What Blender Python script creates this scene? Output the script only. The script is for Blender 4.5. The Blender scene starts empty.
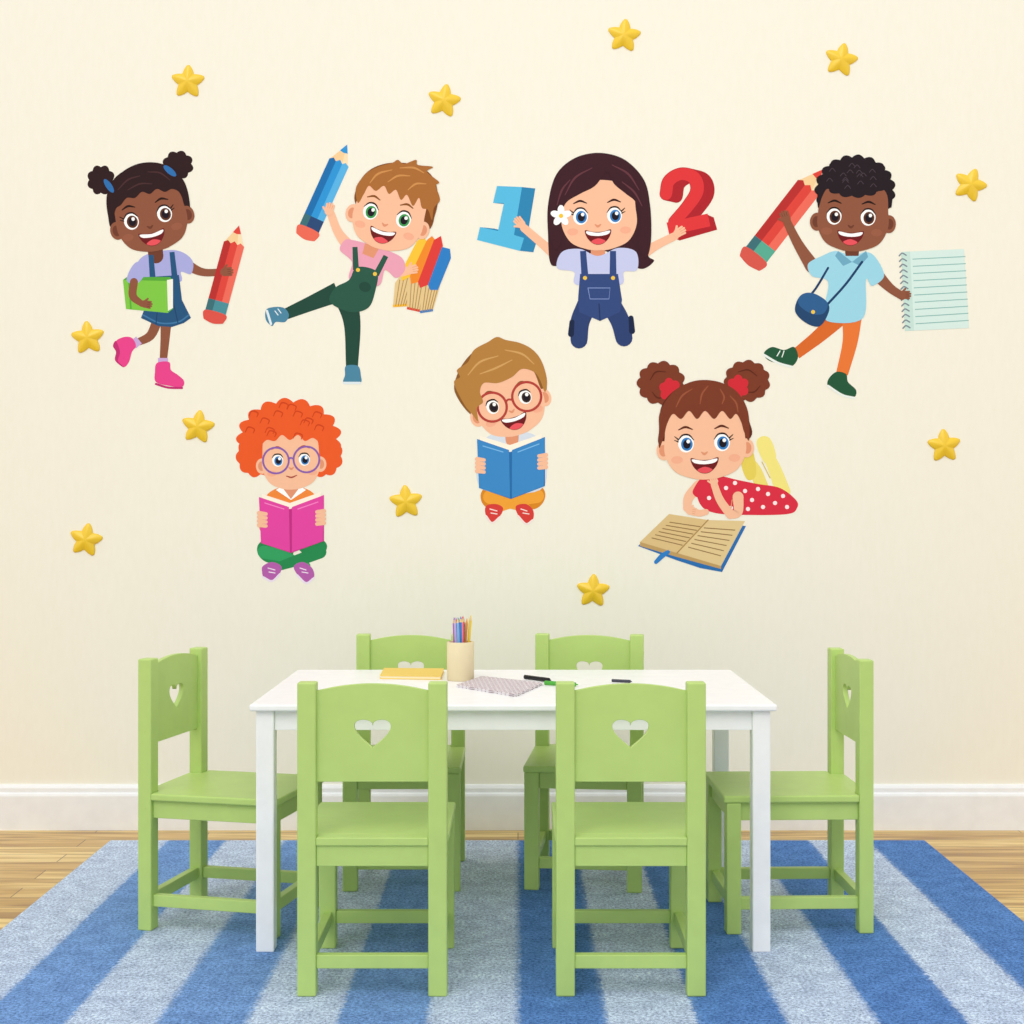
import bpy, bmesh, math, random
from mathutils import Vector, Matrix
random.seed(3)
scene = bpy.context.scene
scene.view_settings.view_transform = 'Standard'
F = 1400.0; CX = 518.0; CY = 508.0; H = 0.934
WALL = 4.126; FLOORZ = -0.012; TABLE_H = 0.522

# ------------------------------------------------------------------ materials
def lin(c):
    return c/12.92 if c <= 0.04045 else ((c+0.055)/1.055)**2.4
def hexc(h):
    h = h.lstrip('#')
    return tuple(lin(int(h[i:i+2], 16)/255) for i in (0, 2, 4)) + (1.0,)
_m = {}
def mat(h, rough=0.55, name=None, spec=0.3):
    key = (h, rough, spec)
    if key in _m: return _m[key]
    m = bpy.data.materials.new(name or ('paint_' + h.strip('#')))
    m.use_nodes = True
    b = m.node_tree.nodes['Principled BSDF']
    b.inputs['Base Color'].default_value = hexc(h)
    b.inputs['Roughness'].default_value = rough
    b.inputs['Specular IOR Level'].default_value = spec
    _m[key] = m
    return m
def nodes_of(name):
    m = bpy.data.materials.new(name); m.use_nodes = True
    nt = m.node_tree
    return m, nt, nt.nodes['Principled BSDF']
def link(nt, a, b): nt.links.new(a, b)
def ramp(nt, stops):
    r = nt.nodes.new('ShaderNodeValToRGB')
    cr = r.color_ramp
    while len(cr.elements) > 1: cr.elements.remove(cr.elements[-1])
    cr.elements[0].position = stops[0][0]; cr.elements[0].color = stops[0][1]
    for p, c in stops[1:]:
        e = cr.elements.new(p); e.color = c
    return r

def wall_mat():
    m, nt, b = nodes_of('cream_wallpaper')
    tc = nt.nodes.new('ShaderNodeTexCoord')
    mp = nt.nodes.new('ShaderNodeMapping'); mp.inputs['Scale'].default_value = (90, 90, 25)
    n = nt.nodes.new('ShaderNodeTexNoise'); n.inputs['Scale'].default_value = 1.0; n.inputs['Detail'].default_value = 4
    link(nt, tc.outputs['Object'], mp.inputs['Vector']); link(nt, mp.outputs['Vector'], n.inputs['Vector'])
    r = ramp(nt, [(0.3, hexc('#f2eede')), (0.7, hexc('#f4f0e1'))])
    link(nt, n.outputs['Fac'], r.inputs['Fac']); link(nt, r.outputs['Color'], b.inputs['Base Color'])
    b.inputs['Roughness'].default_value = 0.9; b.inputs['Specular IOR Level'].default_value = 0.1
    return m
def floor_mat():
    m, nt, b = nodes_of('oak_plank_floor')
    tc = nt.nodes.new('ShaderNodeTexCoord')
    br = nt.nodes.new('ShaderNodeTexBrick')
    br.offset = 0.37
    br.inputs['Scale'].default_value = 1.0
    br.inputs['Brick Width'].default_value = 0.9
    br.inputs['Row Height'].default_value = 0.085
    br.inputs['Mortar Size'].default_value = 0.0014
    br.inputs['Color1'].default_value = hexc('#ecd08a')
    br.inputs['Color2'].default_value = hexc('#cfa960')
    br.inputs['Mortar'].default_value = hexc('#6b4a22')
    link(nt, tc.outputs['Object'], br.inputs['Vector'])
    mp = nt.nodes.new('ShaderNodeMapping'); mp.inputs['Scale'].default_value = (2.2, 30, 1)
    n = nt.nodes.new('ShaderNodeTexNoise'); n.inputs['Scale'].default_value = 1.0; n.inputs['Detail'].default_value = 7
    n.inputs['Distortion'].default_value = 1.2
    link(nt, tc.outputs['Object'], mp.inputs['Vector']); link(nt, mp.outputs['Vector'], n.inputs['Vector'])
    r = ramp(nt, [(0.34, hexc('#a98a58')), (0.5, hexc('#e2d4b0')), (0.62, hexc('#ffffff'))])
    link(nt, n.outputs['Fac'], r.inputs['Fac'])
    mx = nt.nodes.new('ShaderNodeMixRGB'); mx.blend_type = 'MULTIPLY'; mx.inputs['Fac'].default_value = 0.85
    link(nt, br.outputs['Color'], mx.inputs['Color1']); link(nt, r.outputs['Color'], mx.inputs['Color2'])
    link(nt, mx.outputs['Color'], b.inputs['Base Color'])
    b.inputs['Roughness'].default_value = 0.3
    return m
def rug_mat(w, x0):
    m, nt, b = nodes_of('striped_rug_pile')
    tc = nt.nodes.new('ShaderNodeTexCoord')
    sx = nt.nodes.new('ShaderNodeSeparateXYZ')
    n0 = nt.nodes.new('ShaderNodeTexNoise'); n0.inputs['Scale'].default_value = 90; n0.inputs['Detail'].default_value = 4
    link(nt, tc.outputs['Object'], n0.inputs['Vector'])
    link(nt, tc.outputs['Object'], sx.inputs['Vector'])
    wob = nt.nodes.new('ShaderNodeMath'); wob.operation = 'MULTIPLY_ADD'
    wob.inputs[1].default_value = 0.028; link(nt, n0.outputs['Fac'], wob.inputs[0]); link(nt, sx.outputs['X'], wob.inputs[2])
    mr = nt.nodes.new('ShaderNodeMapRange')
    mr.inputs['From Min'].default_value = x0 + .014; mr.inputs['From Max'].default_value = x0 + w + .014
    link(nt, wob.outputs[0], mr.inputs['Value'])
    L = hexc('#d3e1f6'); B = hexc('#82a9df'); D = hexc('#6490ce')
    seq = [L, B, L, B, L, B, L, D, L, D, L, D, L, D]
    st = [(0, seq[0])]
    for i in range(1, 14):
        st += [(i/14.0-.002, seq[i-1]), (i/14.0+.002, seq[i])]
    r = ramp(nt, st)
    link(nt, mr.outputs['Result'], r.inputs['Fac'])
    n = nt.nodes.new('ShaderNodeTexNoise'); n.inputs['Scale'].default_value = 150; n.inputs['Detail'].default_value = 6; n.inputs['Roughness'].default_value = 0.85
    link(nt, tc.outputs['Object'], n.inputs['Vector'])
    r2 = ramp(nt, [(0.40, (0.33, 0.38, 0.50, 1)), (0.58, (1.3, 1.3, 1.25, 1))])
    link(nt, n.outputs['Fac'], r2.inputs['Fac'])
    n3 = nt.nodes.new('ShaderNodeTexNoise'); n3.inputs['Scale'].default_value = 22; n3.inputs['Detail'].default_value = 6
    link(nt, tc.outputs['Object'], n3.inputs['Vector'])
    r3 = ramp(nt, [(0.35, (0.80, 0.82, 0.88, 1)), (0.65, (1.12, 1.12, 1.12, 1))])
    link(nt, n3.outputs['Fac'], r3.inputs['Fac'])
    mx = nt.nodes.new('ShaderNodeMixRGB'); mx.blend_type = 'MULTIPLY'; mx.inputs['Fac'].default_value = 0.95
    link(nt, r.outputs['Color'], mx.inputs['Color1']); link(nt, r2.outputs['Color'], mx.inputs['Color2'])
    mx2 = nt.nodes.new('ShaderNodeMixRGB'); mx2.blend_type = 'MULTIPLY'; mx2.inputs['Fac'].default_value = 0.9
    link(nt, mx.outputs['Color'], mx2.inputs['Color1']); link(nt, r3.outputs['Color'], mx2.inputs['Color2'])
    link(nt, mx2.outputs['Color'], b.inputs['Base Color'])
    bp = nt.nodes.new('ShaderNodeBump'); bp.inputs['Strength'].default_value = 0.6; bp.inputs['Distance'].default_value = 0.008
    link(nt, n.outputs['Fac'], bp.inputs['Height']); link(nt, bp.outputs['Normal'], b.inputs['Normal'])
    b.inputs['Roughness'].default_value = 1.0; b.inputs['Specular IOR Level'].default_value = 0.05
    return m
def paint_mat(name, h, rough=0.4):
    m, nt, b = nodes_of(name)
    tc = nt.nodes.new('ShaderNodeTexCoord')
    n = nt.nodes.new('ShaderNodeTexNoise'); n.inputs['Scale'].default_value = 25; n.inputs['Detail'].default_value = 3
    link(nt, tc.outputs['Object'], n.inputs['Vector'])
    c = hexc(h)
    r = ramp(nt, [(0.3, tuple(x*0.95 for x in c[:3]) + (1,)), (0.7, c)])
    link(nt, n.outputs['Fac'], r.inputs['Fac']); link(nt, r.outputs['Color'], b.inputs['Base Color'])
    b.inputs['Roughness'].default_value = rough; b.inputs['Specular IOR Level'].default_value = 0.35
    return m

# ------------------------------------------------------------------ mesh helpers
def obj_from_bm(bm, name, mats, smooth=False):
    me = bpy.data.meshes.new(name); bm.to_mesh(me); bm.free()
    for m in mats: me.materials.append(m)
    if smooth:
        for p in me.polygons: p.use_smooth = True
    o = bpy.data.objects.new(name, me); scene.collection.objects.link(o)
    return o
def bm_box(bm, lo, hi, bevel=0.0, mi=0, seg=2):
    t = bmesh.new()
    bmesh.ops.create_cube(t, size=1)
    for v in t.verts:
        v.co = Vector([lo[i] + (v.co[i]+0.5)*(hi[i]-lo[i]) for i in range(3)])
    if bevel:
        bmesh.ops.bevel(t, geom=list(t.edges), offset=bevel, segments=seg, profile=0.5, affect='EDGES')
    for f in t.faces: f.material_index = mi
    me = bpy.data.meshes.new('tmp'); t.to_mesh(me); t.free()
    bm.from_mesh(me); bpy.data.meshes.remove(me)
def bm_cyl(bm, p0, p1, r0, r1, n=16, mi=0, caps=True):
    p0 = Vector(p0); p1 = Vector(p1); d = (p1-p0)
    q = d.to_track_quat('Z', 'Y').to_matrix().to_4x4()
    k = len(bm.faces)
    bmesh.ops.create_cone(bm, cap_ends=caps, segments=n, radius1=max(r0, 1e-5), radius2=max(r1, 1e-5), depth=d.length,
                          matrix=Matrix.Translation((p0+p1)/2) @ q)
    bm.faces.ensure_lookup_table()
    for f in bm.faces[k:]: f.material_index = mi

# ------------------------------------------------------------------ room
bm = bmesh.new(); bm_box(bm, (-4, WALL, FLOORZ-0.1), (4, WALL+0.1, 2.8)); obj_from_bm(bm, 'wall_back', [wall_mat()])
bm = bmesh.new(); bm_box(bm, (-4, -1.5, FLOORZ-0.1), (4, WALL, FLOORZ)); obj_from_bm(bm, 'floor', [floor_mat()])
prof = [(0, 0), (-0.018, 0), (-0.018, 0.100), (-0.016, 0.106), (-0.011, 0.110), (-0.011, 0.122), (-0.007, 0.130), (0, 0.132)]
bm = bmesh.new()
rows = []
for x in (-4, 4):
    rows.append([bm.verts.new((x, WALL+p[0], FLOORZ+p[1])) for p in prof])
for i in range(len(prof)-1):
    bm.faces.new((rows[0][i], rows[0][i+1], rows[1][i+1], rows[1][i]))
bm.faces.new(rows[0]); bm.faces.new(rows[1][::-1])
bmesh.ops.recalc_face_normals(bm, faces=bm.faces)
obj_from_bm(bm, 'baseboard_back', [paint_mat('white_baseboard_paint', '#f2f3f4', 0.45)])
RX0, RX1 = -1.148, 1.145
bm = bmesh.new(); bm_box(bm, (RX0, 1.7, FLOORZ), (RX1, 3.94, 0.0), 0.004)
obj_from_bm(bm, 'striped_rug', [rug_mat(RX1-RX0, RX0)])

# ------------------------------------------------------------------ table
white = paint_mat('white_table_paint', '#fafafa', 0.35)
TX0, TX1, TY0, TY1 = -0.563, 0.543, 2.93, 3.57
bm = bmesh.new()
bm_box(bm, (TX0, TY0, TABLE_H-0.014), (TX1, TY1, TABLE_H), 0.004, seg=3)
i = 0.012; L = 0.038
for x in (TX0+i, TX1-i-L):
    for y in (TY0+i, TY1-i-L):
        bm_box(bm, (x, y, 0), (x+L, y+L, TABLE_H-0.014), 0.003)
bm_box(bm, (TX0+i+L, TY0+i+0.008, TABLE_H-0.056), (TX1-i-L, TY0+i+0.026, TABLE_H-0.014), 0.001)
bm_box(bm, (TX0+i+L, TY1-i-0.026, TABLE_H-0.056), (TX1-i-L, TY1-i-0.008, TABLE_H-0.014), 0.001)
bm_box(bm, (TX0+i+0.008, TY0+i+L, TABLE_H-0.056), (TX0+i+0.026, TY1-i-L, TABLE_H-0.014), 0.001)
bm_box(bm, (TX1-i-0.026, TY0+i+L, TABLE_H-0.056), (TX1-i-0.008, TY1-i-L, TABLE_H-0.014), 0.001)
obj_from_bm(bm, 'kids_table', [white])

# ------------------------------------------------------------------ chairs
green = paint_mat('lime_green_chair_paint', '#bad67a', 0.42)
W, D, HH, SH = 0.2865, 0.33, 0.60, 0.304
P = 0.036; PD = 0.032
def back_panel():
    cu = bpy.data.curves.new('panel', 'CURVE'); cu.dimensions = '2D'; cu.fill_mode = 'BOTH'
    cu.extrude = 0.0048; cu.bevel_depth = 0.0010; cu.bevel_resolution = 2
    hw = W/2 - P + 0.001
    outer = [(-hw, 0.410), (hw, 0.410)]
    n = 16
    for k in range(n+1):
        t = k/n; x = hw - 2*hw*t
        outer.append((x, 0.582 + 0.014*(1-(2*t-1)**2)))
    heart = []
    for k in range(48):
        t = 2*math.pi*k/48
        hx = 16*math.sin(t)**3
        hy = 12.5*math.cos(t)-4.2*math.cos(2*t)-1.6*math.cos(3*t)
        heart.append((hx*0.00225, 0.506+hy*0.00225))
    for pts in (outer, heart):
        s = cu.splines.new('POLY'); s.points.add(len(pts)-1); s.use_cyclic_u = True
        for p, q in zip(s.points, pts): p.co = (q[0], q[1], 0, 1)
    o = bpy.data.objects.new('panel', cu); scene.collection.objects.link(o)
    dg = bpy.context.evaluated_depsgraph_get()
    me = bpy.data.meshes.new_from_object(o.evaluated_get(dg))
    me.transform(Matrix.Translation((0, -D/2+PD/2, 0)) @ Matrix.Rotation(math.radians(90), 4, 'X'))
    bpy.data.objects.remove(o)
    return me
bm = bmesh.new()
bm.from_mesh(back_panel())
for f in bm.faces: f.material_index = 0
for s in (-1, 1):
    xa, xb = sorted((s*W/2, s*(W/2-P)))
    bm_box(bm, (xa, -D/2, 0), (xb, -D/2+PD, HH), 0.003)
    bm_box(bm, (xa, D/2-PD-0.006, 0), (xb, D/2-0.006, SH-0.016), 0.003)
    xi = s*(W/2-0.010); xo = s*(W/2-0.028)
    xa, xb = sorted((xi, xo))
    bm_box(bm, (xa, -D/2+PD, SH-0.056), (xb, D/2-PD-0.006, SH-0.016), 0.0015)
    bm_box(bm, (xa, -D/2+PD, 0.052), (xb, D/2-PD-0.006, 0.078), 0.0015)
bm_box(bm, (-W/2+P, -D/2+0.006, SH-0.056), (W/2-P, -D/2+0.024, SH-0.016), 0.0015)
bm_box(bm, (-W/2+P, D/2-0.032, SH-0.056), (W/2-P, D/2-0.014, SH-0.016), 0.0015)
bm_box(bm, (-W/2+P, -D/2+0.006, 0.052), (W/2-P, -D/2+0.024, 0.078), 0.0015)
bm_box(bm, (-W/2+P, D/2-0.032, 0.052), (W/2-P, D/2-0.014, 0.078), 0.0015)
bm_box(bm, (-W/2-0.002, -D/2+PD, SH-0.016), (W/2+0.002, D/2, SH), 0.004, seg=3)
bm_box(bm, (-W/2+P, -D/2+0.001, SH-0.0158), (W/2-P, -D/2+PD+0.008, SH-0.0002), 0.002)
for s in (-1, 1):
    for z in (0.55, 0.44, SH-0.035, 0.065):
        bm_cyl(bm, (s*(W/2-0.001), -D/2+PD/2, z), (s*(W/2+0.0006), -D/2+PD/2, z), 0.0035, 0.0035, 12, mi=1)
    for z in (SH-0.035, 0.065):
        bm_cyl(bm, (s*(W/2-0.001), D/2-0.006-PD/2, z), (s*(W/2+0.0006), D/2-0.006-PD/2, z), 0.0035, 0.0035, 12, mi=1)
me = bpy.data.meshes.new('kids_chair'); bm.to_mesh(me); bm.free()
me.materials.clear(); me.materials.append(green); me.materials.append(mat('#7d9650'))
for nm, x, y, r in (('kids_chair', -0.279, 2.839, 0), ('kids_chair.001', 0.216, 2.839, 0),
                    ('kids_chair.002', -0.284, 3.565, 180), ('kids_chair.003', 0.174, 3.565, 174),
                    ('kids_chair.004', -0.648, 3.198, -103), ('kids_chair.005', 0.612, 3.210, 91.5)):
    o = bpy.data.objects.new(nm, me); scene.collection.objects.link(o)
    o.location = (x, y, 0); o.rotation_euler = (0, 0, math.radians(r))

# ------------------------------------------------------------------ things on the table
def on_table(px, py):
    y = (H-TABLE_H)*F/(py-CY); return ((px-CX)*y/F, y)
cx, cy = on_table(460.5, 680)
par = bpy.data.objects.new('pencil_cup', None); scene.collection.objects.link(par); par.location = (cx, cy, TABLE_H)
bm = bmesh.new()
r = 0.0325; n = 40; hcup = 0.092
prof2 = [(0, 0.0), (r-0.002, 0.0), (r, 0.002), (r, hcup-0.001), (r-0.001, hcup), (r-0.004, hcup), (r-0.005, hcup-0.001), (r-0.005, 0.005), (0, 0.005)]
rings = []
for pr, pz in prof2:
    if pr == 0: rings.append([bm.verts.new((0, 0, pz))])
    else: rings.append([bm.verts.new((pr*math.cos(2*math.pi*k/n), pr*math.sin(2*math.pi*k/n), pz)) for k in range(n)])
for a, b in zip(rings, rings[1:]):
    for k in range(n):
        k2 = (k+1) % n
        if len(a) == 1: bm.faces.new((a[0], b[k2], b[k]))
        elif len(b) == 1: bm.faces.new((a[k], a[k2], b[0]))
        else: bm.faces.new((a[k], a[k2], b[k2], b[k]))
bmesh.ops.recalc_face_normals(bm, faces=bm.faces)
cup = obj_from_bm(bm, 'cup', [paint_mat('birch_cup', '#e6d6ae', 0.5)], True); cup.parent = par
cols = ['#c43a5e', '#c8487a', '#3d79c2', '#e9a13b', '#8b5ab4', '#d9463c', '#53a35a', '#7fb0e0', '#e6c83c', '#c9609a', '#e884a4', '#49608a', '#b9a4d8', '#3b70c0', '#d0785a']
for k, c in enumerate(cols):
    a = k*2.399; rr = 0.005 + 0.0185*((k*0.618) % 1)
    p0 = Vector((rr*0.75*math.cos(a+.3), rr*0.75*math.sin(a+.3), 0.006))
    p1 = Vector((rr*1.1*math.cos(a), rr*1.1*math.sin(a), 0.132+0.010*((k*0.37) % 1)))
    d = (p1-p0).normalized()
    bm = bmesh.new()
    bm_cyl(bm, p0, p1, 0.0036, 0.0036, 6, 0)
    bm_cyl(bm, p1, p1+d*0.008, 0.0036, 0.0018, 12, 1)
    bm_cyl(bm, p1+d*0.008, p1+d*0.014, 0.0018, 0.0002, 12, 0)
    o = obj_from_bm(bm, 'colored_pencil_%d' % (k+1), [mat(c, 0.4), mat('#e3c28e', 0.6)]); o.parent = par
def flat_book(name, corners, th, cover, page):
    bm = bmesh.new()
    def slab(z0, z1, mi, inset):
        c = sum((Vector((*q, 0)) for q in corners), Vector())/4
        pts = [Vector((*q, 0))+(c-Vector((*q, 0)))*inset for q in corners]
        lo = [bm.verts.new((p.x, p.y, z0)) for p in pts]; hi = [bm.verts.new((p.x, p.y, z1)) for p in pts]
        fs = [bm.faces.new(hi), bm.faces.new(lo[::-1])]
        for k in range(4): fs.append(bm.faces.new((lo[k], lo[(k+1) % 4], hi[(k+1) % 4], hi[k])))
        for f in fs: f.material_index = mi
    z = TABLE_H + 0.0003
    slab(z, z+th*0.2, 0, 0); slab(z+th*0.2, z+th*0.8, 1, 0.02); slab(z+th*0.8, z+th, 0, 0)
    bmesh.ops.recalc_face_normals(bm, faces=bm.faces)
    return obj_from_bm(bm, name, [cover, page])
cr = [on_table(380, 679), on_table(441, 680), on_table(444, 672), on_table(384, 671.5)]
flat_book('yellow_notebook', cr, 0.009, mat('#eccb62'), mat('#f6e7c0'))
def grid_mat():
    m, nt, b = nodes_of('graph_paper')
    tc = nt.nodes.new('ShaderNodeTexCoord')
    mp = nt.nodes.new('ShaderNodeMapping'); mp.inputs['Rotation'].default_value = (0, 0, math.radians(40))
    br = nt.nodes.new('ShaderNodeTexBrick'); br.offset = 0; br.inputs['Scale'].default_value = 1
    br.inputs['Brick Width'].default_value = 0.014; br.inputs['Row Height'].default_value = 0.014; br.inputs['Mortar Size'].default_value = 0.0018
    br.inputs['Color1'].default_value = hexc('#f2eef0'); br.inputs['Color2'].default_value = hexc('#ece6ea'); br.inputs['Mortar'].default_value = hexc('#8a6878')
    link(nt, tc.outputs['Object'], mp.inputs['Vector']); link(nt, mp.outputs['Vector'], br.inputs['Vector'])
    link(nt, br.outputs['Color'], b.inputs['Base Color'])
    return m
cr = [on_table(456, 687), on_table(516, 697), on_table(543, 685), on_table(482, 678)]
flat_book('graph_paper_pad', cr, 0.005, grid_mat(), mat('#f2eef0'))
def pen(name, a, b, rad, c, c2):
    a = Vector((*on_table(*a), TABLE_H+rad+0.0003)); b = Vector((*on_table(*b), TABLE_H+rad+0.0003))
    d = (b-a); bm = bmesh.new()
    bm_cyl(bm, a, a+d*0.65, rad, rad, 16, 0); bm_cyl(bm, a+d*0.65, a+d*0.92, rad*1.05, rad*1.0, 16, 1); bm_cyl(bm, a+d*0.92, b, rad*0.6, rad*0.2, 16, 1)
    obj_from_bm(bm, name, [mat(c, 0.3), mat(c2, 0.3)])
pen('black_marker', (525, 679), (551, 682.5), 0.005, '#2a2a30', '#16161a')
pen('green_marker', (545, 685), (578, 687), 0.005, '#7cd04c', '#4ca83c')
pen('black_pen', (612, 682), (632, 683), 0.0035, '#2a2a30', '#444450')

# ------------------------------------------------------------------ wall decals
SC = WALL/F
def w2(px, py): return ((px-CX)*SC, H-(py-CY)*SC)
def cr_closed(pts, sub=7):
    n = len(pts); out = []
    for i in range(n):
        p0, p1, p2, p3 = [pts[(i+k-1) % n] for k in range(4)]
        for s in range(sub):
            t = s/sub; t2 = t*t; t3 = t2*t
            out.append(tuple(0.5*((2*p1[j]) + (-p0[j]+p2[j])*t + (2*p0[j]-5*p1[j]+4*p2[j]-p3[j])*t2 + (-p0[j]+3*p1[j]-3*p2[j]+p3[j])*t3) for j in range(2)))
    return out
def cr_open(pts, sub=8):
    if len(pts) == 2: return list(pts)
    e = [tuple(2*a-b for a, b in zip(pts[0], pts[1]))] + list(pts) + [tuple(2*a-b for a, b in zip(pts[-1], pts[-2]))]
    out = []
    for i in range(1, len(e)-2):
        p0, p1, p2, p3 = e[i-1:i+3]
        for s in range(sub):
            t = s/sub; t2 = t*t; t3 = t2*t
            out.append(tuple(0.5*((2*p1[j]) + (-p0[j]+p2[j])*t + (2*p0[j]-5*p1[j]+4*p2[j]-p3[j])*t2 + (-p0[j]+3*p1[j]-3*p2[j]+p3[j])*t3) for j in range(len(pts[0]))))
    out.append(tuple(pts[-1]))
    return out
class Decal:
    DZ = 0.000012
    def __init__(s, name):
        s.name = name; s.v = []; s.f = []; s.m = []; s.mats = []; s.layer = 0
        s.T = (0, 0, 0, 1)
    def tf(s, ox=0, oy=0, rot=0, sc=1): s.T = (ox, oy, math.radians(rot), sc)
    def _add(s, polys, col):
        s.layer += 1
        y = -s.layer*s.DZ
        if col not in s.mats: s.mats.append(col)
        mi = s.mats.index(col)
        ox, oy, r, k = s.T; c, sn = math.cos(r)*k, math.sin(r)*k
        for pts in polys:
            q = [(ox+c*a-sn*b, oy+sn*a+c*b) for a, b in pts]
            area = sum(q[i][0]*q[(i+1) % len(q)][1]-q[(i+1) % len(q)][0]*q[i][1] for i in range(len(q)))
            if area > 0: q = q[::-1]
            i0 = len(s.v)
            for a, b in q:
                X, Z = w2(a, b); s.v.append((X, y, Z))
            s.f.append(list(range(i0, i0+len(q)))); s.m.append(mi)
    def poly(s, pts, col, smooth=False, sub=7):
        s._add([cr_closed(pts, sub) if smooth else pts], col)
    def sm(s, pts, col): s.poly(pts, col, True)
    def ell(s, x, y, rx, ry, col, rot=0, n=28):
        r = math.radians(rot)
        s._add([[(x+math.cos(r)*rx*math.cos(t)-math.sin(r)*ry*math.sin(t), y+math.sin(r)*rx*math.cos(t)+math.cos(r)*ry*math.sin(t)) for t in [2*math.pi*k/n for k in range(n)]]], col)
    def ring(s, x, y, r, w, col, n=32):
        ps = []
        for k in range(n):
            a, b = 2*math.pi*k/n, 2*math.pi*(k+1)/n
            ps.append([(x+(r-w/2)*math.cos(a), y+(r-w/2)*math.sin(a)), (x+(r+w/2)*math.cos(a), y+(r+w/2)*math.sin(a)),
                       (x+(r+w/2)*math.cos(b), y+(r+w/2)*math.sin(b)), (x+(r-w/2)*math.cos(b), y+(r-w/2)*math.sin(b))])
        s._add(ps, col)
    def line(s, pts, w, col, caps=True, smooth=True):
        if not isinstance(w, (list, tuple)): w = [w]*len(pts)
        p3 = [(p[0], p[1], ww) for p, ww in zip(pts, w)]
        c = cr_open(p3) if smooth else p3
        L, R = [], []
        for i, p in enumerate(c):
            a = c[max(i-1, 0)]; b = c[min(i+1, len(c)-1)]
            dx, dy = b[0]-a[0], b[1]-a[1]; l = math.hypot(dx, dy) or 1
            nx, ny = -dy/l*p[2]/2, dx/l*p[2]/2
            L.append((p[0]+nx, p[1]+ny)); R.append((p[0]-nx, p[1]-ny))
        ps = [[L[i], L[i+1], R[i+1], R[i]] for i in range(len(c)-1)]
        s._add(ps, col)
        if caps:
            s.layer -= 0.5
            for p in (c[0], c[-1]):
                s._add([[(p[0]+p[2]/2*math.cos(2*math.pi*k/16), p[1]+p[2]/2*math.sin(2*math.pi*k/16)) for k in range(16)]], col); s.layer -= 0.9
            s.layer += 1
    def curly(s, x, y, rx, ry, n, amp, col, rot=0):
        pts = []; N = n*8
        for k in range(N):
            t = 2*math.pi*k/N
            m = 1+amp*(abs(math.sin(n*t/2+rot))-0.5)
            pts.append((x+rx*m*math.cos(t), y+ry*m*math.sin(t)))
        s._add([pts], col)
    def build(s):
        me = bpy.data.meshes.new(s.name); me.from_pydata(s.v, [], s.f)
        for c in s.mats: me.materials.append(mat(c, 0.6, spec=0.12))
        for p, mi in zip(me.polygons, s.m): p.material_index = mi
        o = bpy.data.objects.new(s.name, me); scene.collection.objects.link(o)
        o.location = (0, WALL-0.0003, 0)
        return o

def face(d, skin, shade, iris, brow, ex=0, ears=(1, 1), mouth='open', mx=0, my=0, lash=False, cheek=None, w=36, eyes=.95, nose=True):
    k = w/36.0
    if ears[0]: d.ell(-36*k, 6, 7, 9, skin); d.ell(-36.5*k, 6, 4, 5.5, shade)
    if ears[1]: d.ell(36*k, 6, 7, 9, skin); d.ell(36.5*k, 6, 4, 5.5, shade)
    d.sm([(-35*k, -5), (-35*k, 11), (-27*k, 26), (-12*k, 33), (0, 34.5), (12*k, 33), (27*k, 26), (35*k, 11), (35*k, -5), (30*k, -28), (0, -36), (-30*k, -28)], skin)
    if cheek:
        d.ell(-24*k+ex, 15, 5.5, 3.6, cheek); d.ell(26*k+ex, 15, 5.5, 3.6, cheek)
    for sx in (-1, 1):
        x = ex + sx*17; y = 0
        if mouth == 'closed': x = ex+sx*15.5
        d.ell(x, y, 7.8*eyes, 8.8*eyes, '#ffffff')
        d.ell(x+.8, y+0.6, 5.8*eyes, 6.6*eyes, iris)
        d.ell(x+.8, y+0.6, 3.8*eyes, 4.5*eyes, '#1c1420')
        d.ell(x+2.2, y-2.0, 1.7, 1.8, '#ffffff')
        d.line([(x-7.8*eyes, y-3.2), (x-3, y-8.4*eyes), (x+3, y-8.4*eyes), (x+7.8*eyes, y-3.2)], [.7, 1.6, 1.6, .7], '#2a1a18')
        if lash:
            d.line([(x+sx*7, y-4), (x+sx*10.5, y-7)], [1.5, .7], '#2a1a18')
            d.line([(x+sx*7.4, y-2), (x+sx*10.8, y-3.5)], [1.3, .6], '#2a1a18')
        d.line([(x-6.5, y-13.2), (x, y-15.6), (x+6.5, y-13.2)], [1.0, 2.2, 1.0], brow)
    if nose: d.line([(ex-2.6, 8.6), (ex, 10.4), (ex+2.8, 8.6)], [1.2, 2.4, 1.2], shade)
    if mouth == 'open':
        X = ex+mx; Y = my
        d.sm([(X-13, 14+Y), (X-6, 15.6+Y), (X, 16+Y), (X+6, 15.6+Y), (X+13, 14+Y), (X+11.4, 21+Y), (X+6, 27+Y), (X, 28.8+Y), (X-6, 27+Y), (X-11.4, 21+Y)], '#6e1a1e')
        d.sm([(X-11.6, 15+Y), (X, 16.8+Y), (X+11.6, 15+Y), (X+9.5, 18.6+Y), (X, 20+Y), (X-9.5, 18.6+Y)], '#ffffff')
        d.sm([(X-7, 25+Y), (X, 22.4+Y), (X+7, 25+Y), (X+4.6, 27.4+Y), (X, 28.4+Y), (X-4.6, 27.4+Y)], '#e8535c')
    else:
        d.line([(ex-6, 18.5), (ex, 20.2), (ex+6, 18)], [1, 1.8, 1], '#a8433a')

def hand(d, x, y, ang, skin, shade, s=1.0):
    old = d.T; a = math.radians(ang)
    d.T = (x, y, a, s)
    d.ell(0, 0, 5.2, 4.8, skin)
    for i, (yy, l) in enumerate(((-3.4, 5.6), (-1.2, 7.0), (1.2, 6.8), (3.4, 5.4))):
        d.line([(2, yy), (l+1.5, yy*1.15)], [2.7, 2.3], skin)
    d.line([(-1, -3), (2.5, -7.2)], [3, 2.3], skin)
    for yy in (-2.3, 0, 2.3): d.line([(3, yy), (6.6, yy*1.1)], [.5, .5], shade)
    d.T = old

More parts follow.
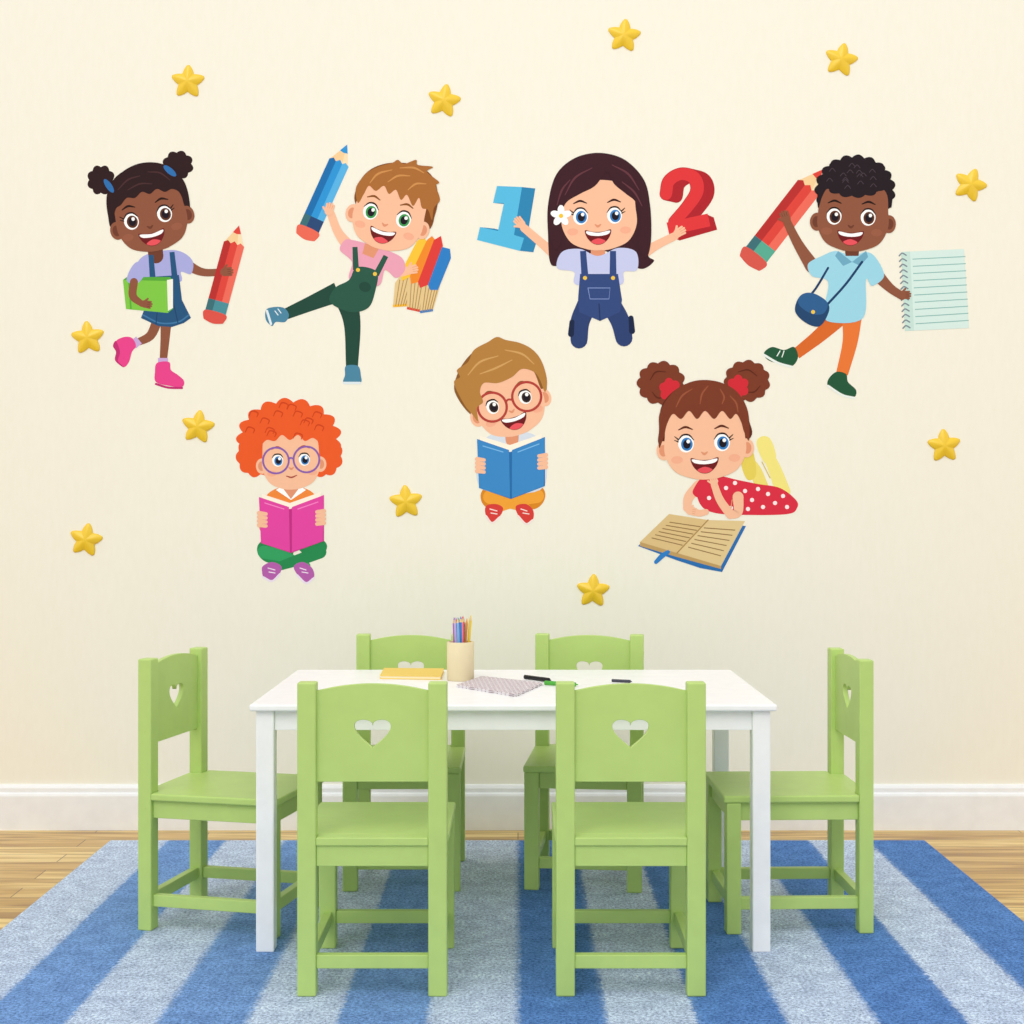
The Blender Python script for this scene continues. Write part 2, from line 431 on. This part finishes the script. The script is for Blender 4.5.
def pencil(d, tip, end, w, main, light, dark, wood='#f3cf9b', band='#6fb7ae', eraser='#e2574c', tipc=None):
    dx, dy = end[0]-tip[0], end[1]-tip[1]; L = math.hypot(dx, dy)
    old = d.T; d.T = (tip[0], tip[1], math.atan2(dy, dx), 1)
    h = w/2
    d.poly([(0, 0), (L*0.2, -h), (L*0.2, h)], wood)
    d.poly([(0, 0), (L*0.2, -h), (L*0.2, -h*0.35)], '#f9dfb5')
    d.poly([(-0.5, 0), (L*0.075, -h*0.4), (L*0.085, 0), (L*0.075, h*0.4)], tipc or main)
    b0, b1 = L*0.78, L*0.90
    d.poly([(L*0.19, -h), (L*0.165, -h*0.6), (L*0.19, -h*0.33), (b0, -h*0.33), (b0, -h)], light)
    d.poly([(L*0.19, -h*0.33), (L*0.16, 0), (L*0.19, h*0.33), (b0, h*0.33), (b0, -h*0.33)], main)
    d.poly([(L*0.19, h*0.33), (L*0.165, h*0.65), (L*0.19, h), (b0, h), (b0, h*0.33)], dark)
    d.poly([(b0, -h), (b1, -h), (b1, h), (b0, h)], band)
    d.poly([(b0, h*0.33), (b1, h*0.33), (b1, h), (b0, h)], '#3c6f78')
    d.sm([(b1, -h), (L-2, -h), (L, -h*0.7), (L+1.5, 0), (L, h*0.7), (L-2, h), (b1, h)], eraser)
    d.T = old

# ---- girl with red pencil and green book
BR = '#8f563f'; BRS = '#6f3d2d'; BRC = '#995c45'
d = Decal('girl_with_red_pencil_wall_sticker')
HR = '#2f1a1c'
d.curly(101, 180, 13, 14, 8, .18, HR); d.curly(178, 165, 14.5, 13.5, 8, .18, HR, .4)
d.line([(157, 322), (150, 336), (136, 343)], [10, 9, 7], BR)
d.line([(166, 322), (165, 340), (163, 364)], [11, 9, 7], BR)
d.line([(139, 340), (133, 345)], [9, 9], '#c9a9dc', caps=False)
d.sm([(116, 341), (124, 337), (132, 338), (136, 346), (132, 352), (129, 362), (124, 367), (118, 361), (120, 352), (115, 347)], '#e8458e')
d.sm([(116, 341), (120, 352), (118, 361), (124, 367), (121, 366), (115, 360), (116, 352), (113, 346)], '#c22f74')
d.line([(163, 358), (163, 364)], [10, 10], '#c9a9dc', caps=False)
d.sm([(157, 363), (169, 362), (171, 370), (178, 375), (184, 381), (182, 387), (170, 386), (156, 382), (155, 372)], '#e8458e')
d.line([(156, 384), (168, 387.5), (182, 388)], 2.2, '#c22f74')
d.line([(182, 262), (202, 272), (224, 272)], [12, 8, 7], BR)
d.sm([(138, 262), (148, 254), (170, 250), (184, 253), (193, 262), (191, 274), (181, 272), (180, 282), (150, 284), (136, 276)], '#a9abe0')
d.line([(155, 248), (156, 256)], [15, 15], BRS)
d.poly([(150, 277), (179, 275), (182, 300), (191, 318), (184, 323), (172, 327), (158, 326), (141, 318), (148, 300)], '#27557f')
d.line([(143, 315), (160, 323), (178, 322), (189, 315)], 1.5, '#3f76a6')
d.line([(158, 305), (156, 324)], 1, '#1d4267'); d.line([(174, 305), (178, 323)], 1, '#1d4267')
d.line([(151, 255), (153, 282)], [5, 6], '#27557f', caps=False); d.line([(172, 252), (175, 280)], [5, 6], '#27557f', caps=False)
d.poly([(123, 280), (127, 277), (170, 277), (173, 280), (173, 309), (168, 313), (126, 309)], '#57a83a')
d.poly([(167, 280), (173, 279), (173, 308), (168, 311)], '#f2f2e4')
d.poly([(123, 280), (167, 281), (168, 313), (126, 309)], '#80c847')
d.line([(129, 281), (131, 309)], 1.6, '#57a83a', caps=False)
d.sm([(137, 262), (130, 270), (127, 281), (136, 284), (144, 276), (145, 266)], '#a9abe0')
d.line([(134, 282), (133, 296), (142, 304)], [8, 8, 6], BR)
hand(d, 145, 304, 10, BR, BRS, .8)
pencil(d, (239, 226), (213, 322), 21, '#de463c', '#ec6c5b', '#b9302f', band='#4b8f9b', eraser='#dc5449')
hand(d, 225, 272, -5, BR, BRS, .9)
d.sm([(108, 215), (107, 195), (115, 178), (132, 167), (152, 163), (172, 168), (185, 183), (190, 205), (188, 222), (150, 240), (115, 232)], HR)
d.tf(151, 217, -13)
face(d, BR, BRS, '#5a3320', '#2a1512', ex=-3, lash=True, cheek=BRC)
d.tf()
d.sm([(112, 222), (108, 206), (110, 190), (120, 174), (138, 164), (158, 163), (176, 171), (186, 186), (190, 206), (184, 201), (179, 192), (172, 189), (165, 192), (157, 189), (150, 194), (142, 192), (135, 198), (127, 198), (121, 205), (116, 209)], HR)
for p in ([(118, 190), (128, 180), (140, 176)], [(148, 172), (160, 173), (170, 180)], [(128, 190), (140, 184), (152, 184)]):
    d.line(p, [.8, 1.6, .8], '#4a2c2e')
d.ell(109, 186, 3, 8, '#2f6fb0', -35); d.ell(170, 171, 3, 8, '#2f6fb0', -50)
d.build()

# ---- boy with blue pencil and books
SK = '#f6bf9d'; SKS = '#e29672'; CK = '#f3af90'
d = Decal('boy_with_blue_pencil_wall_sticker')
pencil(d, (347, 145), (305, 238), 21, '#2f95d8', '#58b2e6', '#1d6fb0', band='#2b4a78', eraser='#ea6a56')
d.line([(338, 292), (312, 303), (286, 314)], [20, 15, 11], '#22493c', caps=False)
d.sm([(266, 310), (274, 307), (284, 308), (289, 315), (285, 322), (276, 322), (272, 326), (266, 320)], '#4c86a3')
d.line([(267, 311), (271, 324)], [2.4, 2.4], '#dfeaf0')
d.line([(278, 309), (281, 313)], 1, '#dfeaf0'); d.line([(275, 311), (278, 315)], 1, '#dfeaf0')
d.line([(343, 290), (352, 322), (352, 366)], [24, 17, 12], '#22493c', caps=False)
d.sm([(346, 366), (358, 366), (361, 376), (360, 383), (344, 383), (345, 375)], '#4c86a3')
d.line([(344, 383), (360, 383)], [2.4, 2.4], '#dfeaf0')
d.line([(350, 248), (338, 232), (331, 214)], [13, 9, 8], SK)
for pg, cv, cvd in (
    ([(395, 283), (410, 262), (419, 268), (407, 305), (393, 306)], 0, '#f5b62c'),
    ([(407, 282), (420, 262), (430, 268), (421, 311), (407, 308)], 0, '#e0443a'),
    ([(422, 285), (432, 268), (444, 272), (433, 310), (420, 312)], 0, '#2f7fc8')):
    d.poly(pg, '#e4c78f')
    d.line([pg[4], pg[3]], 2.5, cvd, caps=False)
    for t in (.2, .38, .56, .74, .9):
        a = (pg[0][0]*(1-t)+pg[2][0]*t, pg[0][1]*(1-t)+pg[2][1]*t); b = (pg[4][0]*(1-t)+pg[3][0]*t, pg[4][1]*(1-t)+pg[3][1]*t)
        d.line([a, b], .8, '#a9834e')
for q, c in (([(401, 272), (417, 241), (424, 236), (427, 243), (410, 277), (402, 281)], '#f7c53a'), ([(410, 276), (427, 240), (432, 236), (436, 241), (419, 282), (411, 284)], '#f08a2c'),
             ([(418, 282), (434, 240), (441, 236), (443, 246), (428, 285), (420, 288)], '#de3f3a'), ([(428, 285), (442, 247), (450, 249), (451, 258), (438, 290), (430, 290)], '#2f7fc8')):
    d.poly(q, c)
d.line([(386, 262), (398, 272), (408, 271)], [14, 9, 8], SK)
d.sm([(352, 240), (368, 244), (386, 250), (402, 258), (405, 270), (396, 278), (385, 270), (378, 286), (350, 280), (352, 262), (340, 250), (345, 240)], '#eaa2b8')
d.line([(372, 246), (368, 256)], [15, 12], SKS, caps=False)
d.sm([(357, 267), (377, 272), (375, 292), (368, 308), (350, 312), (330, 302), (335, 288), (349, 280)], '#2b5848')
d.line([(355, 247), (356, 270)], [5, 6], '#2b5848', caps=False); d.line([(386, 256), (376, 275)], [5, 6], '#2b5848', caps=False)
d.ell(358, 270, 2, 2, '#f1c648'); d.ell(375, 274, 2, 2, '#f1c648')
d.ell(365, 287, 6, 5, '#22493c', 15)
hand(d, 329, 211, -75, SK, SKS, .9); hand(d, 410, 270, -10, SK, SKS, .9)
HB = '#ab6c34'; HBD = '#7f481f'
d.sm([(356, 205), (358, 185), (370, 170), (390, 163), (415, 165), (432, 176), (438, 195), (435, 215), (425, 232), (380, 235)], HBD)
d.tf(389, 216, 14)
face(d, SK, SKS, '#3f9a52', '#8a5226', ex=-2, cheek=CK)
d.tf()
d.sm([(358, 203), (356, 188), (366, 174), (378, 167), (392, 163), (398, 160), (404, 164), (416, 160), (418, 165), (433, 167), (427, 172), (439, 182), (436, 186), (440, 200), (434, 208), (432, 220), (428, 210), (422, 208), (419, 198), (413, 206), (407, 195), (401, 200), (396, 190), (389, 194), (384, 186), (376, 191), (369, 186), (364, 194)], HB)
for p in ([(370, 183), (378, 174), (392, 170)], [(388, 182), (398, 176), (410, 176)], [(408, 190), (416, 184), (426, 184)], [(400, 168), (414, 168), (424, 173)]):
    d.line(p, [.8, 2, .8], '#cd8f50')
d.build()

# ---- girl with numbers
d = Decal('girl_with_numbers_wall_sticker')
HG = '#3d1d26'
one = [(497, 186), (493, 203), (504, 203), (498, 231), (480, 227), (477, 240), (520, 251), (524, 238), (514, 235), (522, 187)]
for k in range(8): d.poly([(x+k*1.9, y+k*.2) for x, y in one], '#2f86b5')
d.poly(one, '#58bce4')
tw = [(666, 194), (669, 181), (681, 174), (694, 178), (697, 191), (688, 206), (674, 222)]
for k in range(7):
    off = 6-k
    c = '#b0242c'
    d.line([(x+off*1.7, y+off*.4) for x, y in tw], [13, 13, 13, 14, 14, 13, 12], c)
    d.line([(672+off*.9, 232+off*.4), (710+off*.9, 221+off*.4)], 13, c, caps=False)
d.line(tw, [12, 12, 12, 13, 13, 12, 11], '#e0383c'); d.line([(668, 229), (709, 220)], 13, '#e0383c', caps=False)
d.line([(564, 262), (545, 246), (524, 228)], [13, 9, 8], SK); d.line([(636, 258), (655, 246), (675, 236)], [13, 9, 8], SK)
d.sm([(550, 262), (548, 235), (548, 205), (556, 175), (575, 158), (600, 153), (625, 160), (644, 180), (650, 205), (651, 235), (648, 255), (654, 261), (642, 269), (625, 262), (600, 250), (576, 262), (558, 266)], HG)
d.line([(598, 240), (598, 258)], [15, 14], SKS, caps=False)
d.sm([(562, 252), (580, 249), (598, 256), (618, 248), (636, 252), (637, 270), (624, 272), (620, 285), (577, 285), (574, 272), (557, 268)], '#c6cbee')
d.line([(587, 305), (580, 322), (579, 340)], [20, 19, 17], '#2f4274'); d.line([(611, 305), (620, 321), (624, 338)], [20, 19, 17], '#2f4274')
d.line([(572, 322), (571, 334)], [5, 6], '#1b2747'); d.line([(631, 318), (632, 331)], [5, 6], '#1b2747')
d.poly([(580, 274), (618, 274), (622, 300), (620, 312), (600, 321), (579, 312), (578, 300)], '#344a80')
d.line([(599, 304), (600, 320)], 1.2, '#22335e')
d.line([(583, 251), (585, 278)], [6, 7], '#344a80', caps=False); d.line([(613, 251), (613, 278)], [6, 7], '#344a80', caps=False)
d.line([(588, 288), (610, 288), (609, 299), (590, 299), (588, 288)], .9, '#7d92c8', smooth=False)
d.ell(585, 278, 2, 2, '#f1c648'); d.ell(613, 278, 2, 2, '#f1c648')
hand(d, 521, 224, -130, SK, SKS, .9); hand(d, 678, 233, -30, SK, SKS, .9)
d.tf(599, 216, -2)
face(d, SK, SKS, '#3a80c4', '#3a1c1c', ex=-1.5, ears=(0, 0), lash=True, cheek=CK, w=38)
d.tf()
d.sm([(607, 172), (614, 184), (626, 194), (636, 203), (640, 222), (638, 245), (646, 258), (651, 240), (650, 205), (643, 180), (625, 160), (600, 153), (576, 158), (557, 175), (549, 203), (549, 235), (556, 250), (562, 238), (561, 218), (566, 203), (580, 194), (595, 186)], HG)
for p in ([(565, 195), (575, 178), (592, 168)], [(612, 165), (628, 174), (639, 190)], [(557, 205), (562, 190), (570, 180)], [(622, 182), (634, 192), (642, 206)]):
    d.line(p, [.8, 2, .8], '#63353c')
for k in range(5):
    a = k*72-90
    d.ell(561+5.6*math.cos(math.radians(a)), 216+5.6*math.sin(math.radians(a)), 5.2, 3.4, '#ffffff', a)
d.ell(561, 216, 2.2, 2.2, '#f5c431')
d.build()

# ---- boy with notepad
d = Decal('boy_with_notepad_wall_sticker')
pencil(d, (822, 170), (749, 264), 26, '#de463c', '#ec6c5b', '#b9302f', band='#58ab93', eraser='#d6584d')
d.line([(838, 318), (820, 335), (796, 354)], [18, 14, 11], '#d96a2c', caps=False)
d.sm([(764, 353), (772, 347), (784, 350), (794, 347), (798, 357), (792, 366), (780, 364), (768, 360)], '#24573a')
d.line([(764, 355), (778, 363), (792, 367)], 2.4, '#e9f0ea')
d.line([(780, 351), (777, 356)], 1, '#e9f0ea'); d.line([(784, 351), (782, 357)], 1, '#e9f0ea')
d.line([(852, 316), (850, 342), (842, 374)], [20, 15, 12], '#e87836', caps=False)
d.sm([(836, 372), (846, 374), (848, 382), (856, 390), (854, 397), (842, 394), (829, 388), (828, 380)], '#24573a')
d.line([(828, 386), (842, 395), (854, 398)], 2.4, '#e9f0ea')
d.poly([(901, 252), (964, 249), (969, 328), (905, 331)], '#c6e2da')
d.poly([(910, 251.6), (964, 249), (969, 328), (914, 330.6)], '#d6ece6')
for k in range(10):
    t = (k+1)/11
    d.line([(912+4*t, 252+79*t), (965+4*t, 249.5+78*t)], .9, '#86b9b4', caps=False)
for k in range(14):
    t = (k+.5)/14
    d.line([(899+4*t, 253+78*t), (902+4*t, 250.5+78*t), (906+4*t, 252.5+78*t)], 1.3, '#7d8b94')
d.line([(812, 266), (798, 244), (787, 222)], [14, 10, 8], BR); d.line([(876, 274), (890, 288), (902, 296)], [13, 9, 8], BR)
d.sm([(822, 256), (836, 251), (852, 256), (866, 252), (876, 258), (884, 276), (872, 286), (866, 280), (863, 318), (830, 322), (824, 310), (828, 282), (812, 276), (808, 264)], '#9cd5e8')
d.line([(852, 244), (852, 256)], [15, 13], BRS, caps=False)
d.poly([(838, 251), (852, 262), (843, 266), (835, 256)], '#6fa9c4'); d.poly([(866, 251), (852, 262), (860, 266), (868, 257)], '#6fa9c4')
d.line([(862, 262), (845, 285), (824, 308)], 2.4, '#1f3f68')
d.line([(828, 268), (816, 288), (806, 300)], 2.2, '#1f3f68')
d.sm([(800, 296), (812, 293), (826, 301), (829, 311), (820, 326), (806, 323), (795, 311)], '#24466f')
d.sm([(800, 296), (812, 293), (827, 302), (824, 313), (812, 314), (799, 305)], '#2f5f92')
d.ell(813, 312, 2, 2, '#f1c648')
hand(d, 786, 219, -110, BR, BRS, .95); hand(d, 903, 295, 0, BR, BRS, .85)
HK = '#241a20'
d.curly(855, 190, 39, 34, 19, .09, HK)
d.tf(853, 217, 2)
face(d, BR, BRS, '#5a3320', '#241512', ex=-2, cheek=BRC)
d.tf()
d.curly(855, 178, 34, 19, 15, .12, HK)
d.sm([(818, 208), (818, 190), (826, 178), (855, 172), (884, 178), (892, 190), (891, 208), (888, 196), (883, 189), (876, 192), (869, 188), (862, 192), (855, 188), (848, 192), (841, 188), (834, 192), (827, 189), (822, 197)], HK)
for k in range(16):
    a = k*2.4; rr = 4+(k*7) % 22
    d.line([(855+rr*1.2*math.cos(a)-3, 176+rr*.5*math.sin(a)+1), (855+rr*1.2*math.cos(a), 176+rr*.5*math.sin(a)-2), (855+rr*1.2*math.cos(a)+3, 176+rr*.5*math.sin(a)+1)], .8, '#463a42')
d.build()

# ---- curly red haired boy reading pink book
d = Decal('curly_haired_boy_reading_wall_sticker')
OR = '#ec5c28'; ORD = '#d0441a'
d.sm([(270, 536), (258, 545), (259, 556), (270, 563), (290, 560), (296, 548), (310, 560), (322, 556), (327, 545), (316, 536), (292, 530)], '#278a50')
d.line([(264, 552), (282, 556), (306, 566)], [13, 12, 9], '#34a162'); d.line([(320, 552), (304, 558), (280, 566)], [13, 12, 9], '#278a50')
d.sm([(263, 566), (272, 562), (281, 566), (280, 573), (272, 580), (264, 578), (262, 571)], '#b65fae'); d.sm([(294, 566), (303, 562), (312, 568), (314, 577), (306, 582), (297, 574)], '#b65fae')
d.line([(263, 577), (272, 581), (280, 574)], 2, '#f0e4f2'); d.line([(297, 575), (306, 583), (314, 578)], 2, '#f0e4f2')
for q in ([(268, 568), (275, 570)], [(269, 572), (275, 573)], [(300, 568), (306, 570)], [(302, 572), (308, 573)]): d.line(q, 1, '#f0e4f2')
d.sm([(270, 492), (291, 486), (312, 492), (322, 510), (318, 535), (265, 535), (260, 510)], '#f28a3c')
d.poly([(276, 490), (291, 500), (306, 490), (300, 486), (282, 486)], '#ffffff')
d.poly([(282, 487), (291, 499), (300, 487)], SKS)
d.curly(289, 439, 50, 39, 17, .12, OR); d.curly(256, 456, 19, 20, 9, .14, OR, .3); d.curly(323, 456, 19, 20, 9, .14, OR)
d.tf(291, 460, -2, .86)
face(d, SK, SKS, '#3a80c4', '#b8471f', ex=0, mouth='closed', cheek=CK, w=34, eyes=.82)
d.ring(-17.5, 0, 15, 2.2, '#8a5fb0'); d.ring(18, 0, 15, 2.2, '#8a5fb0'); d.line([(-3, -1), (0, -2.5), (3, -1)], 2, '#8a5fb0')
d.tf()
d.sm([(258, 452), (250, 440), (252, 420), (268, 408), (290, 403), (314, 408), (329, 424), (330, 442), (324, 454), (320, 444), (313, 438), (305, 441), (298, 435), (290, 440), (282, 435), (275, 441), (267, 440), (261, 446)], OR)
for k in range(16):
    a = k*2.4; rr = 12+ (k*7) % 22
    x = 289+rr*1.35*math.cos(a); y = 423+rr*.6*math.sin(a)
    if y < 438: d.line([(x-5, y+2), (x-2, y-3), (x+4, y-1), (x+3, y+3)], [.8, 1.3, 1.3, .8], ORD)
PK = '#e447a4'; PKD = '#c23085'
d.poly([(259, 497), (290, 507), (324, 495), (324, 541), (291, 553), (261, 543)], PKD)
d.poly([(262, 494), (290, 503), (321, 492), (321, 498), (290, 509), (262, 500)], '#fff3e2')
d.poly([(259, 497), (289, 507), (290, 552), (261, 543)], PK); d.poly([(292, 507), (324, 495), (323, 541), (292, 552)], PK)
d.line([(265, 503), (284, 509)], 1, '#f78acb'); d.line([(298, 509), (318, 502)], 1, '#f78acb')
for yy in (0, 4, 8, 12):
    d.line([(259, 513+yy), (266, 514+yy)], [4.2, 3.6], SK); d.line([(324, 511+yy), (317, 512+yy)], [4.2, 3.6], SK)
d.build()

# ---- boy with round red glasses reading blue book
d = Decal('boy_with_glasses_reading_wall_sticker')
YO = '#f1a338'; YD = '#d98722'
d.sm([(485, 488), (481, 500), (490, 509), (512, 508), (535, 509), (545, 498), (540, 486), (512, 480)], YD)
d.line([(490, 497), (508, 502), (526, 508)], [14, 12, 9], YO); d.line([(537, 496), (518, 500), (498, 508)], [14, 12, 9], YO)
d.sm([(486, 506), (496, 504), (503, 508), (500, 516), (492, 522), (486, 516)], '#d8403a'); d.sm([(516, 506), (526, 504), (533, 510), (533, 519), (526, 523), (518, 515)], '#d8403a')
d.line([(486, 516), (492, 523), (500, 517)], 2, '#f6e6e0'); d.line([(518, 516), (526, 524), (533, 520)], 2, '#f6e6e0')
for q in ([(490, 509), (497, 511)], [(491, 513), (497, 514)], [(521, 509), (527, 511)], [(523, 513), (529, 514)]): d.line(q, 1, '#f6e6e0')
d.sm([(486, 438), (510, 430), (536, 436), (546, 455), (540, 490), (484, 490), (477, 460)], '#d6dfea')
d.line([(512, 432), (512, 440)], [14, 13], SKS)
HT = '#b5803f'; HTD = '#8c5a28'
d.sm([(456, 395), (457, 375), (470, 355), (490, 342), (515, 342), (535, 354), (545, 375), (545, 395), (525, 415), (480, 420)], HTD)
d.tf(509, 402, -17)
face(d, SK, SKS, '#3a2a20', '#8a5226', ex=0, cheek=CK, w=35, eyes=.8)
d.ring(-17.5, 0, 14.5, 2.4, '#b5403a'); d.ring(18.5, 0, 14.5, 2.4, '#b5403a'); d.line([(-3, -1), (0, -2.5), (4, -1)], 2, '#b5403a')
d.tf()
d.sm([(478, 421), (472, 414), (464, 404), (454, 383), (460, 377), (457, 370), (468, 362), (474, 350), (488, 342), (497, 337), (506, 340), (520, 343), (533, 350), (542, 362), (547, 380), (545, 392), (540, 380), (534, 372), (522, 369), (512, 377), (498, 383), (484, 383), (480, 392), (483, 402), (477, 408)], HT)
for p in ([(468, 375), (480, 362), (498, 356)], [(480, 374), (496, 368), (512, 360)], [(505, 350), (522, 354), (534, 364)]):
    d.line(p, [.8, 2, .8], '#d0a060')
BL = '#3d89c9'; BLD = '#2a6dab'
d.poly([(477, 439), (510, 449), (545, 437), (545, 486), (511, 499), (479, 488)], BLD)
d.poly([(480, 436), (510, 445), (542, 434), (542, 441), (510, 452), (480, 443)], '#fff3e2')
d.poly([(477, 439), (509, 450), (510, 498), (479, 488)], BL); d.poly([(512, 450), (545, 437), (544, 486), (512, 498)], BL)
d.line([(483, 446), (503, 452)], 1, '#7dbbe8'); d.line([(518, 452), (539, 444)], 1, '#7dbbe8')
for yy in (0, 4, 8, 12):
    d.line([(477, 459+yy), (484, 460+yy)], [4.2, 3.6], SK); d.line([(546, 455+yy), (539, 456+yy)], [4.2, 3.6], SK)
d.build()

# ---- girl lying with open book
d = Decal('girl_lying_with_book_wall_sticker')
HN = '#7b3b26'; HND = '#5c2818'
S2 = SK
d.line([(762, 487), (755, 470), (747, 460)], [13, 12, 10], '#eedc74'); d.sm([(741, 450), (748, 446), (754, 455), (756, 475), (748, 480), (742, 468)], '#e6d05c')
d.line([(783, 492), (775, 470), (768, 455)], [15, 13, 11], '#f3e583'); d.sm([(757, 440), (764, 436), (771, 440), (776, 456), (772, 466), (764, 462), (758, 450)], '#f3e583')
d.line([(762, 462), (770, 478)], 1, '#d4bd50')
d.sm([(697, 484), (712, 475), (738, 480), (758, 484), (780, 488), (796, 500), (797, 508), (788, 514), (750, 515), (715, 513), (700, 504)], '#da3045')
for k, (x, y) in enumerate([(706, 488), (716, 481), (726, 488), (735, 483), (745, 491), (738, 499), (752, 500), (758, 489), (768, 494), (763, 507), (775, 503), (783, 496), (787, 507), (748, 509), (731, 508), (720, 500), (709, 498)]):
    d.ell(x, y, 2.1, 2.1, '#ffe9ea')
d.poly([(638, 546), (669, 518), (746, 526), (722, 572), (700, 568), (676, 560)], '#2c6fb2')
d.poly([(640, 542), (669, 514), (708, 520), (677, 553)], '#dcbf87'); d.poly([(677, 553), (708, 520), (745, 521), (721, 566)], '#e2c893')
d.poly([(640, 542), (677, 553), (721, 566), (721, 569), (677, 557), (640, 546)], '#c09d64')
for k in range(6):
    t = (k+1)/7
    d.line([(648+25*t, 541-22*t), (679+25*t*1.0, 549-26*t)], 1, '#98784c', caps=False)
    d.line([(685+22*t, 551-27*t), (718+20*t, 561-36*t)], 1, '#98784c', caps=False)
d.line([(677, 553), (708, 520)], 1.2, '#b08c54')
d.line([(668, 552), (662, 556), (656, 562)], [4, 5, 4], '#2f7fc8')
d.line([(699, 486), (689, 497), (687, 508)], [12, 10, 8], S2); d.line([(688, 508), (698, 513), (706, 512)], [8, 7, 6], S2)
hand(d, 690, 511, 10, S2, SKS, .8)
d.sm([(694, 488), (702, 478), (712, 482), (710, 494), (700, 498), (693, 494)], '#da3045')
d.line([(738, 497), (738, 512), (730, 515)], [11, 9, 8], S2); d.line([(730, 514), (720, 500), (714, 484)], [9, 8, 7], S2)
d.line([(732, 500), (731, 508)], 1, SKS)
hand(d, 714, 482, -100, S2, SKS, .8)
d.curly(661, 383, 23, 21, 11, .13, HN); d.curly(747, 381, 22, 20, 11, .13, HN, .3)
for p in ([(650, 380), (656, 372), (666, 372)], [(652, 392), (658, 398), (668, 396)], [(738, 372), (748, 370), (757, 376)], [(745, 392), (754, 392), (760, 386)]):
    d.line(p, [.8, 1.6, .8], HND)
RD = '#d12c38'
d.curly(670, 390, 10, 11, 6, .25, RD, .5); d.curly(738, 387, 10, 11, 6, .25, RD)
d.sm([(659, 430), (662, 405), (678, 388), (700, 381), (724, 384), (742, 398), (749, 420), (748, 440), (700, 460), (662, 448)], HND)
d.tf(705, 443, -2, 1.06)
face(d, S2, SKS, '#3a80c4', '#5c2818', ex=-1, ears=(1, 1), lash=True, cheek=CK, w=39)
d.tf()
d.sm([(659, 448), (659, 430), (660, 412), (672, 393), (688, 383), (704, 380), (722, 383), (738, 393), (748, 412), (749, 440), (744, 432), (741, 422), (736, 414), (730, 419), (722, 411), (714, 419), (705, 411), (697, 419), (689, 411), (681, 419), (673, 414), (667, 424), (664, 436)], HN)
for p in ([(676, 407), (682, 396), (692, 389)], [(700, 404), (702, 394), (708, 386)], [(722, 404), (724, 397), (720, 389)], [(738, 412), (736, 403), (730, 396)]):
    d.line(p, [.8, 1.8, .8], '#9a5438')
d.build()

# ------------------------------------------------------------------ puffy star stickers
gold = mat('#eec62a', 0.32, 'gold_star_plastic', 0.5)
def star(name, px, py, R, rot):
    X, Z = w2(px, py); R *= SC
    N = 80
    def rad(t):
        a = (t*5/(2*math.pi)) % 1.0
        k = abs(a-0.5)*2
        k = min(k, .9)
        return R*(0.58+0.42*(k**1.25)/(.9**1.25))
    bm = bmesh.new()
    fr = [(1.0, 0.0), (1.0, 0.0012), (0.92, 0.003), (0.75, 0.0056), (0.5, 0.0085), (0.25, 0.011)]
    rings = []
    for f, h in fr:
        rings.append([bm.verts.new((rad(t)*f*math.sin(t), -h, rad(t)*f*math.cos(t))) for t in [2*math.pi*k/N for k in range(N)]])
    top = bm.verts.new((0, -0.012, 0))
    for a, b in zip(rings, rings[1:]):
        for k in range(N): bm.faces.new((a[k], a[(k+1) % N], b[(k+1) % N], b[k]))
    for k in range(N): bm.faces.new((rings[-1][k], rings[-1][(k+1) % N], top))
    bm.faces.new(rings[0][::-1])
    bmesh.ops.recalc_face_normals(bm, faces=bm.faces)
    o = obj_from_bm(bm, name, [gold], True)
    o.location = (X, WALL-0.0003, Z); o.rotation_euler = (0, math.radians(rot), 0)
st = [(188, 82, 2), (444, 101, 10), (624, 36, 6), (841, 60, 12), (970, 185, 20), (88, 338, -5), (198, 427, 8), (86, 540, 10), (406, 502, -4), (593, 591, 3), (944, 446, -3)]
for k, (x, y, r) in enumerate(st):
    star('gold_star_wall_sticker' + ('' if k == 0 else '.%03d' % k), x, y, 17, r)

# ------------------------------------------------------------------ light
w = bpy.data.worlds.new('World'); scene.world = w; w.use_nodes = True
w.node_tree.nodes['Background'].inputs['Color'].default_value = (0.98, 0.99, 1.0, 1)
w.node_tree.nodes['Background'].inputs['Strength'].default_value = 0.94
def sun(name, e, rot, ang, col):
    l = bpy.data.lights.new(name, 'SUN'); l.energy = e; l.angle = math.radians(ang); l.color = col
    o = bpy.data.objects.new(name, l); scene.collection.objects.link(o); o.rotation_euler = [math.radians(a) for a in rot]
sun('window_sunlight', 0.95, (47, 0, -18), 35, (1, 0.985, 0.96))
l = bpy.data.lights.new('wall_falloff_fill', 'AREA'); l.shape = 'RECTANGLE'; l.size = 1.6; l.size_y = 1.0; l.energy = 5; l.color = (1, .985, .96)  # added fill, no real fixture: aimed at the wall for a brighter centre and gentle falloff
o = bpy.data.objects.new('wall_falloff_fill', l); scene.collection.objects.link(o)
o.location = (0.25, 1.7, 2.75)
o.rotation_euler = (Vector((0.15, WALL, 1.0))-o.location).to_track_quat('-Z', 'Y').to_euler()

cam = bpy.data.cameras.new('camera'); co = bpy.data.objects.new('camera', cam); scene.collection.objects.link(co)
co.location = (0, 0, H); co.rotation_euler = (math.radians(90), 0, 0)
cam.sensor_width = 36; cam.lens = 36*F/1024; cam.shift_x = -6/1024; cam.shift_y = -4/1024
cam.clip_start = 0.05
scene.camera = co
